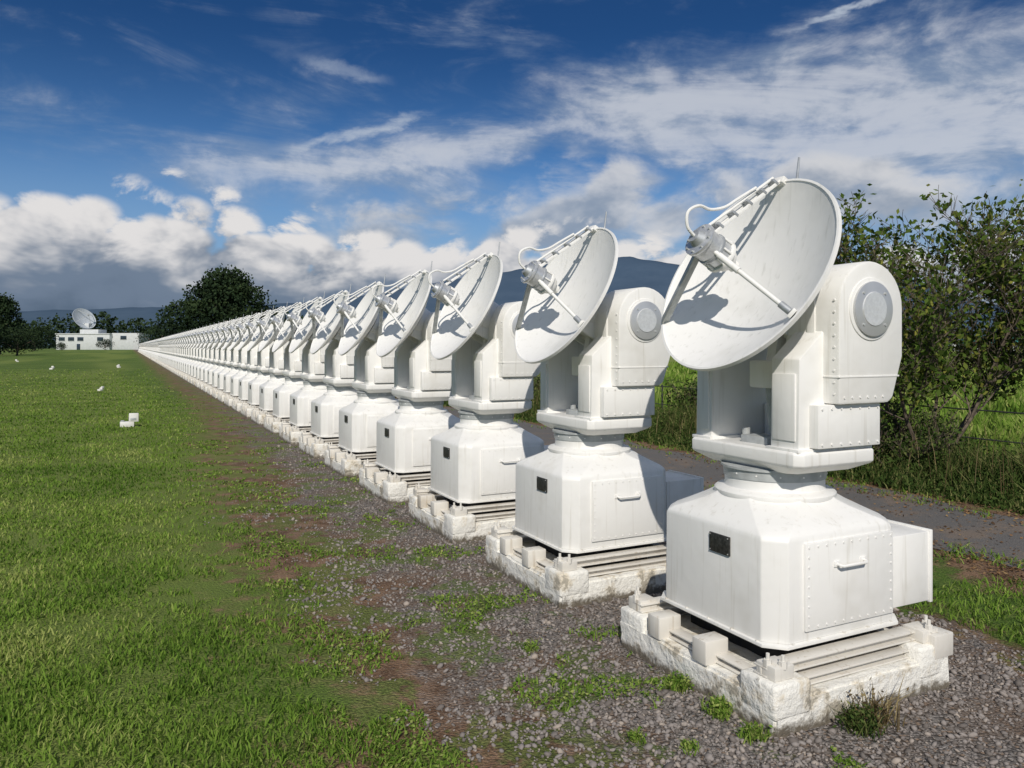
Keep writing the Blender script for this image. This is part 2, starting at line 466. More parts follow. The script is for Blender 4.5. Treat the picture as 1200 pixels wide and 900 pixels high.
M_LEAF = leafmat('tree_leaf', (.030, .060, .011), (.095, .150, .030), (.27, .27, .06), .5, .3)
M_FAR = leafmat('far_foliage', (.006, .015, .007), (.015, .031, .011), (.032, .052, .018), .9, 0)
M_STRAW = leafmat('dry_stems', (.06, .045, .025), (.16, .12, .06), (.28, .23, .12), .8, .1)
M_LITTER = leafmat('dead_leaf', (.06, .035, .018), (.17, .095, .045), (.30, .20, .09), .8, 0)

def blades(X, Y, h, w, lean=.5, z0=0., tint=None):
    n = len(X); ang = rng.uniform(0, 2*np.pi, n); bd = rng.uniform(0, 2*np.pi, n)
    ln = rng.uniform(.1, 1, n)*lean*h
    dx, dy = np.cos(ang)*w/2, np.sin(ang)*w/2
    lx, ly = np.cos(bd)*ln, np.sin(bd)*ln
    V = np.zeros((n, 5, 3))
    V[:, 0] = np.stack([X-dx, Y-dy, np.full(n, z0)], 1); V[:, 1] = np.stack([X+dx, Y+dy, np.full(n, z0)], 1)
    V[:, 2] = np.stack([X+dx*.8+lx*.35, Y+dy*.8+ly*.35, h*.55+z0], 1); V[:, 3] = np.stack([X-dx*.8+lx*.35, Y-dy*.8+ly*.35, h*.55+z0], 1)
    V[:, 4] = np.stack([X+lx, Y+ly, h*(1-.25*rng.uniform(0, 1, n)*lean)+z0], 1)
    b = (np.arange(n)*5)[:, None]
    if tint is None: tint = rng.uniform(0, 1, n)
    T = np.repeat(tint, 5)
    return V.reshape(-1, 3), b+np.array([[0, 1, 2, 3]]), b+np.array([[3, 2, 4]]), T
def leaves(P, size, tint=None, asp=.5, flat=0.):
    n = len(P); a1 = rng.normal(size=(n, 3)); a1[:, 2] *= (1-flat); a1 /= np.linalg.norm(a1, axis=1)[:, None]
    a2 = rng.normal(size=(n, 3)); a2[:, 2] *= (1-flat)
    a2 -= a1*(a1*a2).sum(1)[:, None]; a2 /= np.linalg.norm(a2, axis=1)[:, None]
    s = (size*rng.uniform(.6, 1.3, n))[:, None]
    V = np.stack([P-a1*s*.5, P+a2*s*asp*.5, P+a1*s*.5, P-a2*s*asp*.5], 1)
    if tint is None: tint = rng.uniform(0, 1, n)
    return V.reshape(-1, 3), (np.arange(n)*4)[:, None]+np.array([[0, 1, 2, 3]]), np.repeat(tint, 4)
def nz(X, Y, s, seed=0.):
    return np.array([mnoise.noise(Vector((x*s+seed, y*s-seed, seed))) for x, y in zip(X, Y)])

# ------------------------------------------------------------------ ground
def ground_mat():
    m, t, b = mat('ground_surface', .95); t.dim = '2D'
    b.inputs['Specular IOR Level'].default_value = .15
    W = pos(t); x, y, z = t.sep(W)
    n = t.m('ADD', t.m('MULTIPLY', x, CT), t.m('MULTIPLY', y, ST))
    r = t.m('ADD', t.m('MULTIPLY', x, -ST), t.m('MULTIPLY', y, CT))
    g2 = t.noise(W, 6., 4, .7); g3 = t.noise(W, 60, 3, .75); g1 = t.noise(W, .35, 3, .6)
    nb = t.m('ADD', t.m('MULTIPLY', t.m('SUBTRACT', t.noise(W, 1.4, 4, .65), .5), 1.9), t.m('MULTIPLY', t.m('SUBTRACT', g2, .5), .9))
    nn = t.m('ADD', n, nb)
    nl = t.m('SUBTRACT', nn, t.ss(r, 5, 22, 0, .60))      # lawn takes over farther along the row
    gr = t.mix(t.ss(g1, .35, .65), (.095, .165, .028), (.150, .225, .044))
    gr = t.mix(t.ss(g2, .45, .75, 0, .7), gr, (.22, .240, .075))
    gr = t.mix(t.ss(g3, .40, .60, .7, 0), gr, (.035, .065, .014))
    far = t.noise(t.xyz(t.m('MULTIPLY', n, .12), t.m('MULTIPLY', r, .02), 0.), 1., 2, .6)
    gr = t.mix(t.ss(far, .42, .65, 0, .6), gr, (.20, .245, .06))
    soil = t.mix(t.ss(g2, .35, .65), (.12, .070, .043), (.25, .155, .098))
    soil = t.mix(t.ss(g3, .5, .7, 0, .55), soil, (.29, .23, .175))
    vn = t.new('ShaderNodeTexVoronoi', feature='F1', voronoi_dimensions='2D'); t.put(vn.inputs['Vector'], W); vn.inputs['Scale'].default_value = 75.
    vr = t.new('ShaderNodeSeparateColor'); t.l.new(vn.outputs['Color'], vr.inputs[0]); vd = vn.outputs['Distance']
    gv = t.mix(vr.outputs[0], (.115, .105, .098), (.32, .295, .275))
    gv = t.mix(t.ss(vr.outputs[1], .78, .95), gv, (.27, .20, .15))
    gv = t.mix(t.ss(vd, .35, .80), gv, (.055, .045, .038))
    gv = t.mix(t.ss(t.noise(W, 2.2, 3, .6), .43, .68, 0, .6), gv, (.165, .115, .082))
    c = t.mix(t.ss(nl, .40, .95), gr, soil)
    c = t.mix(t.ss(nl, 1.05, 1.8), c, gv)
    patch = t.ss(t.m('ADD', t.noise(W, 2.3, 4, .7), t.m('ADD', t.ss(n, 2.4, .9, 0, .10), t.ss(r, 5, 20, 0, .05))), .55, .63)
    patch = t.m('MULTIPLY', patch, t.ss(n, 2.3, 1.9))
    c = t.mix(t.m('MULTIPLY', patch, .7), c, gr)
    c = t.mix(t.ss(nn, 3.45, 3.75), c, soil)
    c = t.mix(t.ss(nn, 3.6, 3.95), c, gr)
    c = t.mix(t.ss(nn, 4.45, 4.9), c, soil)
    c = t.mix(t.ss(nn, 6.75, 7.1), c, gr)
    g4 = t.noise(W, 1.8, 5, .8)
    fld = t.mix(t.ss(g4, .38, .62), (.10, .155, .032), (.28, .32, .075))
    c = t.mix(t.ss(n, 8.8, 12., 0, .95), c, fld)
    dist = t.m('SQRT', t.m('ADD', t.m('MULTIPLY', x, x), t.m('MULTIPLY', y, y)))
    c = t.mix(t.ss(dist, 350, 900), c, (.035, .07, .035))
    t.put(b.inputs['Base Color'], c)
    hh = t.m('ADD', t.m('MULTIPLY', vd, -.6), t.m('MULTIPLY', g3, .9))
    t.put(b.inputs['Normal'], t.bump(hh, .8, .02))
    return m
gp = bpy.data.meshes.new('ground'); s = 12000
gp.from_pydata([(-s, -s, 0), (s, -s, 0), (s, s, 0), (-s, s, 0)], [], [(0, 1, 2, 3)]); gp.materials.append(ground_mat())
obj('ground', gp, None, (0, 0, 0), kind='structure')

m, t, b = mat('old_asphalt', .95); t.dim = '2D'
W = pos(t)
nf = t.noise(W, 90, 2, .7); nm_ = t.noise(W, 1.6, 5, .7)
c = t.mix(nf, (.055, .052, .051), (.19, .18, .172))
c = t.mix(t.ss(nm_, .50, .68, 0, .75), c, (.19, .145, .11))
c = t.mix(t.ss(t.noise(W, 22, 3, .7), .62, .70, 0, .6), c, (.26, .185, .12))
t.put(b.inputs['Base Color'], c); t.put(b.inputs['Normal'], t.bump(nf, .8, .01))
V = []; F = []; K = 500
for k in range(K+1):
    r = -12 + (k/K)**1.6*330
    for sd, nn_ in ((0, 4.98), (1, 6.55)):
        w = mnoise.noise(Vector((r*1.1, sd*9.1, 0)))*.25 + mnoise.noise(Vector((r*4, sd*3.1, 5)))*.14
        V.append((*nr(nn_+w, r), .006))
for k in range(K): F.append((2*k, 2*k+1, 2*k+3, 2*k+2))
me = bpy.data.meshes.new('path'); me.from_pydata(V, [], F); me.materials.append(m)
obj('path', me, kind='structure')

def depth_sample(N, y0, y1, xa, xb):
    u = rng.uniform(0, 1, N); y = y0*(y1/y0)**u
    x = y*rng.uniform(xa, xb, N)
    return x, y
def sst(v, a_, b_):
    q_ = np.clip((v-a_)/(b_-a_), 0, 1); return q_*q_*(3-2*q_)
X, Y = depth_sample(260000, 2.2, 48, -.95, .2)
n = X*CT+Y*ST; r = -X*ST+Y*CT
edge = .68 + .60*nz(X, Y, 1.3) + .45*nz(X, Y, 5, 3.) + .5*sst(r, 5, 22)
patchy = nz(X, Y, 2.2, 31.)
keep = n < edge
keep &= rng.uniform(0, 1, len(X)) < np.clip((edge-n)*1.3+.2, 0, 1)
keep &= rng.uniform(0, 1, len(X)) < np.clip(.95 + patchy*1.6, .40, 1)
keep &= rng.uniform(0, 1, len(X)) < np.clip((50-Y)/35, 0, 1)
X, Y = X[keep], Y[keep]
hn = nz(X, Y, 3.5, 8.)
h = (.015 + .020*rng.uniform(0, 1, len(X)) + .018*np.clip(hn, -.5, 1)) * (1 + .012*Y)
tall = (rng.uniform(0, 1, len(X)) < .03); h = np.where(tall, h*2.0, h); h = np.clip(h, .010, .11)
w = .0035 + .0011*Y
tn = np.clip(.47 + .6*nz(X, Y, 1.1, 4.) + .35*nz(X, Y, .3, 14.) + rng.normal(0, .2, len(X)), 0, 1)
v_, f4, f3, T = blades(X, Y, h, w, 1.1, 0, tn)
obj('grass', mesh_np('grass', v_, [f4, f3], T, M_GRASS), kind='stuff', label='short green mown grass lawn')

X, Y = depth_sample(130000, 2.3, 22, -.75, .9)
n = X*CT+Y*ST; r = -X*ST+Y*CT
pn = nz(X, Y, 2.0, 21.) + .5*nz(X, Y, 6.5, 2.)
kl = (n > .5) & (n < 2.2) & (pn > .03 + .17*(n-.7) - .10*sst(r, 5, 20))
kr = (n > 3.75) & (n < 4.85) & (pn > -.25)
ke = ((n > 4.8) & (n < 5.25) & (pn > .05)) | ((n > 6.25) & (n < 6.95) & (pn > 0.0))
k = kl | kr | ke
X, Y, n = X[k], Y[k], n[k]
h = rng.uniform(.008, .036, len(X))*np.where(n > 3, 1.7, 1.0); w = .0033+.0010*Y
tn = np.clip(rng.normal(.42, .22, len(X)), 0, 1)
v1, f4, f3, T1 = blades(X, Y, h, w, 1.4, 0, tn)
obj('weeds', mesh_np('weeds', v1, [f4, f3], T1, M_GRASS), kind='stuff', label='low green weeds growing through gravel')
X, Y = depth_sample(90000, 2.4, 12, -.7, .7)
n = X*CT+Y*ST
pn = nz(X, Y, 2.0, 21.) + .5*nz(X, Y, 6.5, 2.)
k = (n > .7) & (n < 2.2) & (pn > .12+.12*(n-.7))
P = np.stack([X[k], Y[k], rng.uniform(.004, .020, k.sum())], 1)
v1, f1, T1 = leaves(P, .010+.0019*P[:, 1], None, .7, .6)
obj('weed_leaves', mesh_np('weed_leaves', v1, [f1], T1, M_GRASS), kind='stuff', label='small leafy weeds on gravel')
X, Y = depth_sample(60000, 3.5, 16, .2, .85); n = X*CT+Y*ST
k = (n > 4.7) & (n < 6.8) & (rng.uniform(0, 1, len(X)) < .08+.30*((n < 5.2) | (n > 6.25)))
P = np.stack([X[k], Y[k], rng.uniform(.009, .02, k.sum())], 1)
v1, f1, T1 = leaves(P, .022+.001*P[:, 1], None, .6, .8)
obj('leaf_litter', mesh_np('leaf_litter', v1, [f1], T1, M_LITTER), kind='stuff', label='scattered brown dead leaves along path')

def stones(X, Y, size):
    tb = bmesh.new(); bmesh.ops.create_icosphere(tb, subdivisions=1, radius=1)
    B = np.array([v.co[:] for v in tb.verts]); FF = np.array([[v.index for v in f.verts] for f in tb.faces]); tb.free()
    N = len(X)
    Vv = B[None]*(1+rng.uniform(-.25, .25, (N, 12, 1)))
    Vv = Vv*np.stack([rng.uniform(.7, 1.3, N), rng.uniform(.55, 1., N), rng.uniform(.4, .8, N)], 1)[:, None]
    an = rng.uniform(0, 6.28, N); ca, sa = np.cos(an)[:, None], np.sin(an)[:, None]
    x = Vv[..., 0]*ca-Vv[..., 1]*sa; y = Vv[..., 0]*sa+Vv[..., 1]*ca
    tl = rng.uniform(-.5, .5, N)[:, None]; z = Vv[..., 2]+x*tl
    s_ = size[:, None]
    out = np.stack([x*s_+X[:, None], y*s_+Y[:, None], z*s_+(size*.25)[:, None]], 2)
    return out.reshape(-1, 3), (np.arange(N)*12)[:, None, None]+FF[None], np.repeat(rng.uniform(0, 1, N), 12)
X, Y = depth_sample(90000, 2.3, 11, -.6, .85)
n = X*CT+Y*ST; r = -X*ST+Y*CT
ed = .9 + .60*nz(X, Y, 1.5, 5.)+.40*nz(X, Y, 6, 1.) + .5*sst(r, 5, 14)
pn = nz(X, Y, 2.0, 21.) + .5*nz(X, Y, 6.5, 2.)
k = (n > ed) & (n < 3.7+.2*nz(X, Y, 2., 9.)) & ((pn < .2) | (rng.uniform(0, 1, len(X)) < .35))
k &= rng.uniform(0, 1, len(X)) < np.clip((n-ed)*.9+.08, 0, 1)
X, Y = X[k], Y[k]
size = np.clip(rng.lognormal(-5.08, .42, len(X)), .003, .018)*(1+.03*Y)
v1, f1, T1 = stones(X, Y, size)
m, t, b = mat('gravel_stone', .85)
at = t.new('ShaderNodeAttribute', attribute_name='tint').outputs['Fac']
c = t.mix(t.ss(at, 0, .7), (.105, .096, .090), (.30, .275, .26)); c = t.mix(t.ss(at, .82, 1.), c, (.44, .38, .32))
c = t.mix(t.m('MULTIPLY', t.noise(pos(t), 50, 2, .6), .7), c, (.15, .12, .10)); t.put(b.inputs['Base Color'], c)
obj('gravel', mesh_np('gravel', v1, [f1.reshape(-1, 3)], T1, m), kind='stuff', label='loose grey crushed stone gravel')

# undergrowth beyond the path
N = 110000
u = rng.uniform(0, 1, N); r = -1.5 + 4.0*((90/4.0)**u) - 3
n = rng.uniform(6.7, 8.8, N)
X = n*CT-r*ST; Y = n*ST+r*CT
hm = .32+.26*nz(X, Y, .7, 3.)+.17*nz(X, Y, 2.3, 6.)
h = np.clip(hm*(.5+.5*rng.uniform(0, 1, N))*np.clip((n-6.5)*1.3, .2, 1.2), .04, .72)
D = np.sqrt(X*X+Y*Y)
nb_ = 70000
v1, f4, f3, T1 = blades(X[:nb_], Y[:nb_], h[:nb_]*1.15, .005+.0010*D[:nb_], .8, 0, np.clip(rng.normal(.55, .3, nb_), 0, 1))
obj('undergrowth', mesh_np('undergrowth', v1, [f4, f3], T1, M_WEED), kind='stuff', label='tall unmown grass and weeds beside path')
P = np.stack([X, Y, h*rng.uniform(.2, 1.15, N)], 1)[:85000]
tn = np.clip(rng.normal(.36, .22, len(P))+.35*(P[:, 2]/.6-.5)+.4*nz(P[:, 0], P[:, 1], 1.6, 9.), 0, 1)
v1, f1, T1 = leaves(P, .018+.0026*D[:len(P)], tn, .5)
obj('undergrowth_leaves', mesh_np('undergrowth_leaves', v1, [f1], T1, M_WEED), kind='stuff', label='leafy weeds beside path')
# rough taller grass of the field beyond the fence
N = 45000
X, Y = depth_sample(N, 7, 60, .05, .95); n = X*CT+Y*ST
k = (n > 8.8) & (n < 40) & (nz(X, Y, .5, 12.) > -.25)
X, Y = X[k], Y[k]
tn = np.clip(.55+.5*nz(X, Y, .6, 17.)+rng.normal(0, .2, len(X)), 0, 1)
v1, f4, f3, T1 = blades(X, Y, rng.uniform(.12, .38, len(X)), .012+.0022*Y, .7, 0, tn)
obj('field_grass', mesh_np('field_grass', v1, [f4, f3], T1, M_GRASS), kind='stuff', label='rough unmown field grass beyond the fence')
ns = 1600
r = rng.uniform(-2, 30, ns); n = rng.uniform(6.9, 8.6, ns)
v1, f4, f3, T1 = blades(n*CT-r*ST, n*ST+r*CT, rng.uniform(.4, .8, ns), np.full(ns, .007), .25, 0)
obj('dry_stalks', mesh_np('dry_stalks', v1, [f4, f3], T1, M_STRAW), kind='stuff', label='dry seed stalks among weeds')

# ------------------------------------------------------------------ trees & shrubs
M_BARK = simple('bark', (.12, .095, .07), .9, 0, .4, 20, .6)
def skeleton(base, height, spread, stems, seed, r0, levels=3, clear=1):
    R_ = random.Random(seed); segs = []; tips = []
    def grow(p, d, L, r, lv):
        k = 5; P = [p.copy()]
        for i in range(k):
            d = (d + Vector((R_.uniform(-1, 1), R_.uniform(-1, 1), R_.uniform(-.3, .8)))*.16).normalized()
            p = p + d*L/k; P.append(p.copy())
            if lv < levels and (i >= clear or lv > 0) :
                for _ in range(2):
                    s_ = Vector((R_.uniform(-1, 1), R_.uniform(-1, 1), R_.uniform(-.1, .8))).normalized()
                    grow(p, (d*.55+s_*.75).normalized(), L*R_.uniform(.38, .58), r*(1-.15*i)*.5, lv+1)
            if lv >= levels-1: tips.append((p.copy(), lv))
        segs.append((P, r, r*.35))
    for i in range(stems):
        an = 2*math.pi*i/stems + R_.uniform(-.4, .4)
        d = Vector((math.cos(an)*spread, math.sin(an)*spread, 1)).normalized()
        grow(Vector(base)+Vector((math.cos(an)*r0, math.sin(an)*r0, 0)), d, height*R_.uniform(.62, .78), r0, 0)
    return segs, tips
def tree(name, base, height, spread, stems, seed, r0, nleaf, lsize, jitter, label, leafm=M_LEAF, levels=3, cat='tree', minz=0., group=None, top=None, clear=1, rot=0.):
    segs, tips = skeleton((0, 0, -.02), height, spread, stems, seed, r0, levels, clear)
    if top:
        k_ = top/max(q[0].z for q in tips)
        segs = [([q*k_ for q in P], a_, b_) for P, a_, b_ in segs]; tips = [(q[0]*k_, q[1]) for q in tips]
    e = obj(name, None, None, base, label=label, category=cat); e.rotation_euler = (0, 0, rot)
    if group: e['group'] = group
    p = Part()
    for P, a_, b_ in segs:
        p.tube(P, max(a_, .003), M_BARK, seg=5, r_end=max(b_, .002))
    obj('trunk', p.mesh('trunk', 60), e)
    tp = np.array([q[0][:] for q in tips if q[0].z > minz])
    wt = np.exp(rng.normal(0, .8, len(tp))); wt /= wt.sum()
    idx = rng.choice(len(tp), nleaf, p=wt)
    cl = rng.normal(0, .2, len(tp))
    P = tp[idx] + rng.normal(0, jitter, (nleaf, 3))
    P[:, 2] = np.maximum(P[:, 2], minz)
    tn = np.clip(.45+cl[idx]+rng.normal(0, .15, nleaf), 0, 1)
    v, f, T = leaves(P, lsize, tn, .5)
    obj('crown', mesh_np('crown', v, [f], T, leafm), e)
    return e
tree('tree', (4.55, 8.3, 0), 3.0, .48, 5, 5, .026, 14500, .074, .065, 'small bushy multi-stemmed deciduous tree with green leaves', minz=.6, top=3.25, clear=1)
tree('shrub', (4.15, 8.3, 0), 1.0, .9, 7, 21, .010, 3400, .045, .05, 'low tangled shrub around tree base', leafm=M_WEED, cat='shrub', levels=2, top=.95)
tree('shrub', (3.75, 9.2, 0), .9, .9, 6, 25, .010, 3000, .045, .06, 'low leafy shrub beside the wire fence', leafm=M_WEED, cat='shrub', levels=2, top=.8)
for i, (n_, r_, hh) in enumerate(((8.2, 8.0, .85), (8.4, 9.8, .95), (8.5, 12.5, 1.05), (8.6, 15, 1.1), (8.6, 18, 1.15), (8.5, 21, 1.2), (8.6, 27, 1.2), (8.8, 36, 1.4), (8.8, 46, 1.7))):
    x, y = nr(n_, r_)
    tree('shrub', (x, y, 0), 1.4, .9, 7, 40+i, .012, 2600, .05+.002*r_, .08+.003*r_, 'dark green shrub along the wire fence', leafm=M_WEED, cat='shrub', levels=2, group='shrubs along the fence', top=hh)

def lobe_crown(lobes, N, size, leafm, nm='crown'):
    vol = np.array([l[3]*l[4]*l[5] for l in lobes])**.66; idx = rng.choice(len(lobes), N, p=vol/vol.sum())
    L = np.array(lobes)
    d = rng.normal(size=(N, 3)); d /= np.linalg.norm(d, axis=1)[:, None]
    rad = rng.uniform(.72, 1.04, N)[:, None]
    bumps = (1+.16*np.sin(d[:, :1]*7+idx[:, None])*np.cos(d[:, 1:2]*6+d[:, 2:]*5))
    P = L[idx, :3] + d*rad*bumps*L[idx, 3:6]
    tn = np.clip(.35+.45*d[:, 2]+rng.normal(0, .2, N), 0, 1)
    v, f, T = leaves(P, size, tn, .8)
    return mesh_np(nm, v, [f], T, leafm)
def at_px(px, z):
    return (px-600)/900*z
def far_tree(px, z, w, hgt, seed, label, N=5000, ls=.045, cat='tree'):
    R_ = random.Random(seed)
    e = obj('tree' if cat == 'tree' else 'shrub', None, None, (at_px(px, z), z, 0), label=label, category=cat)
    lobes = []
    for i in range(18):
        an = R_.uniform(0, 6.28); rr = R_.uniform(0, .62)**.8
        lx, ly = math.cos(an)*rr*w/2, math.sin(an)*rr*w/2
        lz = hgt*(.30 + .46*(1-(rr/.66)**2)*R_.uniform(.65, 1.0)); s_ = w*R_.uniform(.13, .20)
        lobes.append((lx, ly, lz, s_, s_, min(s_*.85, lz*.95, hgt-lz)))
    lobes.append((0, 0, hgt*.42, w*.36, w*.36, hgt*.38))
    obj('crown', lobe_crown(lobes, N, hgt*ls, M_FAR), e)
    p = Part(); p.tube([(0, 0, -.3), (w*.01, 0, hgt*.2), (0, .1, hgt*.55)], hgt*.03, M_BARK, r_end=hgt*.015)
    for i in range(4):
        an = i*1.57+R_.uniform(0, 1)
        p.tube([(0, 0, hgt*.2), (math.cos(an)*w*.14, math.sin(an)*w*.14, hgt*.38), (math.cos(an)*w*.25, math.sin(an)*w*.25, hgt*.5)], hgt*.018, M_BARK, r_end=hgt*.006)
    obj('trunk', p.mesh('trunk', 60), e)
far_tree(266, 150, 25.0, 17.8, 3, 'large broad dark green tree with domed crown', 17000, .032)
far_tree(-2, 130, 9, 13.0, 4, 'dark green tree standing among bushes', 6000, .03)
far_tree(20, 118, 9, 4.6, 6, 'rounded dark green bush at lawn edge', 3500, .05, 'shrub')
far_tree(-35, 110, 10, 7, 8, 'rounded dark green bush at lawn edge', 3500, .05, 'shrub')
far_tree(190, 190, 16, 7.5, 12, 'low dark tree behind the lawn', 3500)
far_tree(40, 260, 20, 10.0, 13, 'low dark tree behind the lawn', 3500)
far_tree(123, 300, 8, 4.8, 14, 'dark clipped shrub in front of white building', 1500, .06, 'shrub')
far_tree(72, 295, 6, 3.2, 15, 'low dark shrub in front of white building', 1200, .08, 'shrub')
lob = []
R_ = random.Random(5)
for i in range(300):
    px = -260 + i*5.8 + R_.uniform(-5, 5); z = R_.uniform(420, 560)
    hh = R_.uniform(14, 21) if px < 420 else R_.uniform(6, 11)
    s_ = R_.uniform(5, 9)
    lob.append((at_px(px, z), z, hh*.5, s_, s_, hh*.55))
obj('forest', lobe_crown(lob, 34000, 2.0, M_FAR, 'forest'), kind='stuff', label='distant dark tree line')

def tuft(x, y, h, nb, label, m_=M_WEED, leafy=200, spread=.07):
    X = x+rng.normal(0, spread, nb); Y = y+rng.normal(0, spread, nb)
    v1, f4, f3, T1 = blades(X, Y, rng.uniform(.4, 1, nb)*h, np.full(nb, .005), 1.2, 0)
    P = np.stack([x+rng.normal(0, spread*1.1, leafy), y+rng.normal(0, spread*1.1, leafy), rng.uniform(.1, .9, leafy)*h], 1)
    v2, f2, T2 = leaves(P, .018, None, .5)
    o = obj('weed_plant', mesh_np('weed_plant', np.concatenate([v1, v2]), [f4, f3, f2+len(v1)], np.concatenate([T1, T2]), m_), label=label, category='plant')
    o['group'] = 'weeds around the concrete base'
def gxy(px, py):
    z = 900*H/(py-406); return (px-600)/900*z, z
for px, py, h, nb, m_, lab, lf, sp in ((795, 808, .07, 160, M_GRASS, 'small green weed in gravel by concrete base', 160, .022),
        (842, 838, .07, 160, M_GRASS, 'small green weed in gravel by concrete base', 160, .022), (884, 866, .06, 140, M_GRASS, 'small green weed in gravel by concrete base', 120, .022),
        (1008, 856, .10, 180, M_WEED, 'bushy green weed against concrete base', 300, .028), (1028, 848, .17, 110, M_STRAW, 'dry brown twiggy weed against concrete base', 30, .04),
        (745, 868, .04, 80, M_GRASS, 'small green weed in gravel', 60, .015), (808, 880, .04, 80, M_GRASS, 'small green weed in gravel', 60, .015),
        (622, 762, .05, 90, M_GRASS, 'small green weed in gravel', 60, .02)):
    x, y = gxy(px, py); tuft(x, y, h, nb, lab, m_, lf, sp)

# ------------------------------------------------------------------ wire fence
M_FENCE = simple('dark_fence_paint', (.05, .055, .05), .6, .3, .3, 20, 0)
e = obj('fence', None, None, (0, 0, 0), label='low thin dark rail fence beside the undergrowth', category='fence')
p = Part()
for z_ in (.74, .44):
    p.tube([(*nr(8.0, r_), z_) for r_ in (-6, 10, 40, 90)], .0085, M_FENCE, seg=6)
obj('rail', p.mesh('rail'), e)
pm = Part(); pm.cyl((0, 0, -.02), (0, 0, .76), .014, M_FENCE, seg=8); pm.cyl((0, 0, .76), (0, 0, .77), .018, M_FENCE, seg=8)
pm = pm.mesh('post')
for k in range(30):
    x, y = nr(8.0, -4.6+k*3.0); o = obj('post', pm, e, (x, y, 0))

# ------------------------------------------------------------------ buildings
M_BW = simple('white_render', (.54, .56, .56), .7, 0, .06, 1., 0)
M_DG = simple('dish_grey', (.42, .46, .50), .6, 0, .06, 1., 0)
M_GLASS = simple('window_glass', (.03, .045, .06), .15, 0, .2, 1., 0)
M_GREEN = simple('green_sheet', (.04, .22, .19), .5, 0, .12, 1., 0)
zb = 330.
bx = at_px(112, zb)
e = obj('observatory_building', None, None, (bx, zb, 0), label='low white flat-roofed building with dark windows', category='building')
p = Part(); p.box((-17, 0, 0), (6, 12, 6.6), M_BW, .05); p.box((6, 2, 0), (17.5, 12, 7.2), M_BW, .05); p.box((-9, 4, 6.6), (-1, 11, 8.8), M_BW, .05)
p.box((-17.3, -.3, 6.6), (6.2, 12, 7.0), M_BW, .05); obj('wall', p.mesh('wall'), e)
pw = Part(); pw.box((-1.3, -.12, 0), (1.3, .02, 1.6), M_GLASS, .02); pw.box((-1.45, -.16, -.12), (1.45, .0, -.0), M_BW, .01)
pw = pw.mesh('window')
for x_ in (-14.5, -10.5, -6.5, 2.0):
    obj('window', pw, e, (x_, 0, 3.8))
obj('window', pw, e, (11, 2, 4.4))
p = Part(); p.box((-8, -.25, 0), (-6.6, .05, 2.5), M_GLASS, .03); obj('door', p.mesh('door'), e)
e = obj('parabolic_antenna', None, None, (at_px(101, 345), 345, 0), label='large pale grey parabolic antenna dish on tall pedestal', category='radio telescope')
p = Part(); p.cyl((0, 0, 0), (0, 0, 9.8), 2.4, M_BW, 1.6, seg=12); p.box((-2, -1.5, 9.7), (2, 1.5, 11.8), M_BW, .1)
obj('pedestal', p.mesh('pedestal'), e)
dv = Vector((.80, -.42, .50)).normalized(); Q = Matrix.Translation((-.2, -1, 14.0)) @ dv.to_track_quat('Z', 'Y').to_matrix().to_4x4()
p = Part(); tb = bmesh.new()
prof = [(5.2*i/8+.01, -1.4*(1-(i/8)**2)) for i in range(9)]+[(5.3, -.1)]+[(5.2*i/8+.01, -1.4*(1-(i/8)**2)-.25) for i in range(7, -1, -1)]
R = [[tb.verts.new((r_*math.cos(t_), r_*math.sin(t_), w_)) for t_ in [2*math.pi*k/32 for k in range(32)]] for r_, w_ in prof]
for i in range(len(R)-1):
    for j in range(32): tb.faces.new((R[i][j], R[i][(j+1) % 32], R[i+1][(j+1) % 32], R[i+1][j]))
p.add(tb, M_DG, Q); obj('dish', p.mesh('dish', 60), e)
p = Part()
for k in range(4):
    t_ = k*math.pi/2+.4; p.tube([(4.6*math.cos(t_), 4.6*math.sin(t_), -.1), (.2*math.cos(t_), .2*math.sin(t_), 3.2)], .10, M_GREY, X=Q)
p.cyl((0, 0, 2.9), (0, 0, 3.5), .5, M_GREY, X=Q); obj('strut', p.mesh('strut'), e)
for px, z_, w_, h_, mm, lb in ((1170, 150, 9, 2.2, M_BW, 'long low shed with teal metal roof at field edge'), (1128, 230, 6, 2.8, M_BW, 'small white shed at field edge')):
    e = obj('shed', None, None, (at_px(px, z_), z_, 0), label=lb, category='shed')
    p = Part(); p.box((-w_/2, 0, 0), (w_/2, 6, h_), mm, .03); obj('wall', p.mesh('wall'), e)
    p = Part(); p.prism([(-.6, h_-.2), (6.6, h_-.2), (3, h_+1.3)], 'x', -w_/2-.4, w_/2+.4, M_GREEN if z_ < 200 else M_GREY, .02); obj('roof', p.mesh('roof'), e)
    p = Part(); p.box((-1, -.06, 0), (1, .03, 1.9), M_DARK, .01); obj('door', p.mesh('door'), e)

# ------------------------------------------------------------------ little white lawn markers
def marker(px, py, s_, rot, lab):
    x, y = gxy(px, py)
    o_p = Part()
    o_p.box((-.14, -.09, 0), (.08, .09, .09), M_WHITE, .012)
    o_p.prism([(-.09, .09), (.09, .09), (.09, .14), (-.05, .24), (-.09, .24)], 'x', .0, .15, M_WHITE, .008)
    o_p.box((.02, -.098, .12), (.11, -.088, .16), M_GREY, .001)
    o_p.cyl((-.10, 0, .09), (-.10, 0, .115), .03, M_GREY, seg=10)
    o = obj('lawn_marker', o_p.mesh('lawn_marker'), None, (x, y, 0), label=lab, category='marker', group='white markers on the lawn')
    o.scale = (s_,)*3; o.rotation_euler = (0, 0, rot)
marker(151, 500, 1.0, .5, 'white painted box marker standing on the grass')
for i, (px, py, s_) in enumerate(((61, 433, .9), (118, 458, .6), (139, 431, .9), (20, 424, .9))):
    marker(px, py, s_, i*1.3, 'small white marker on the grass')

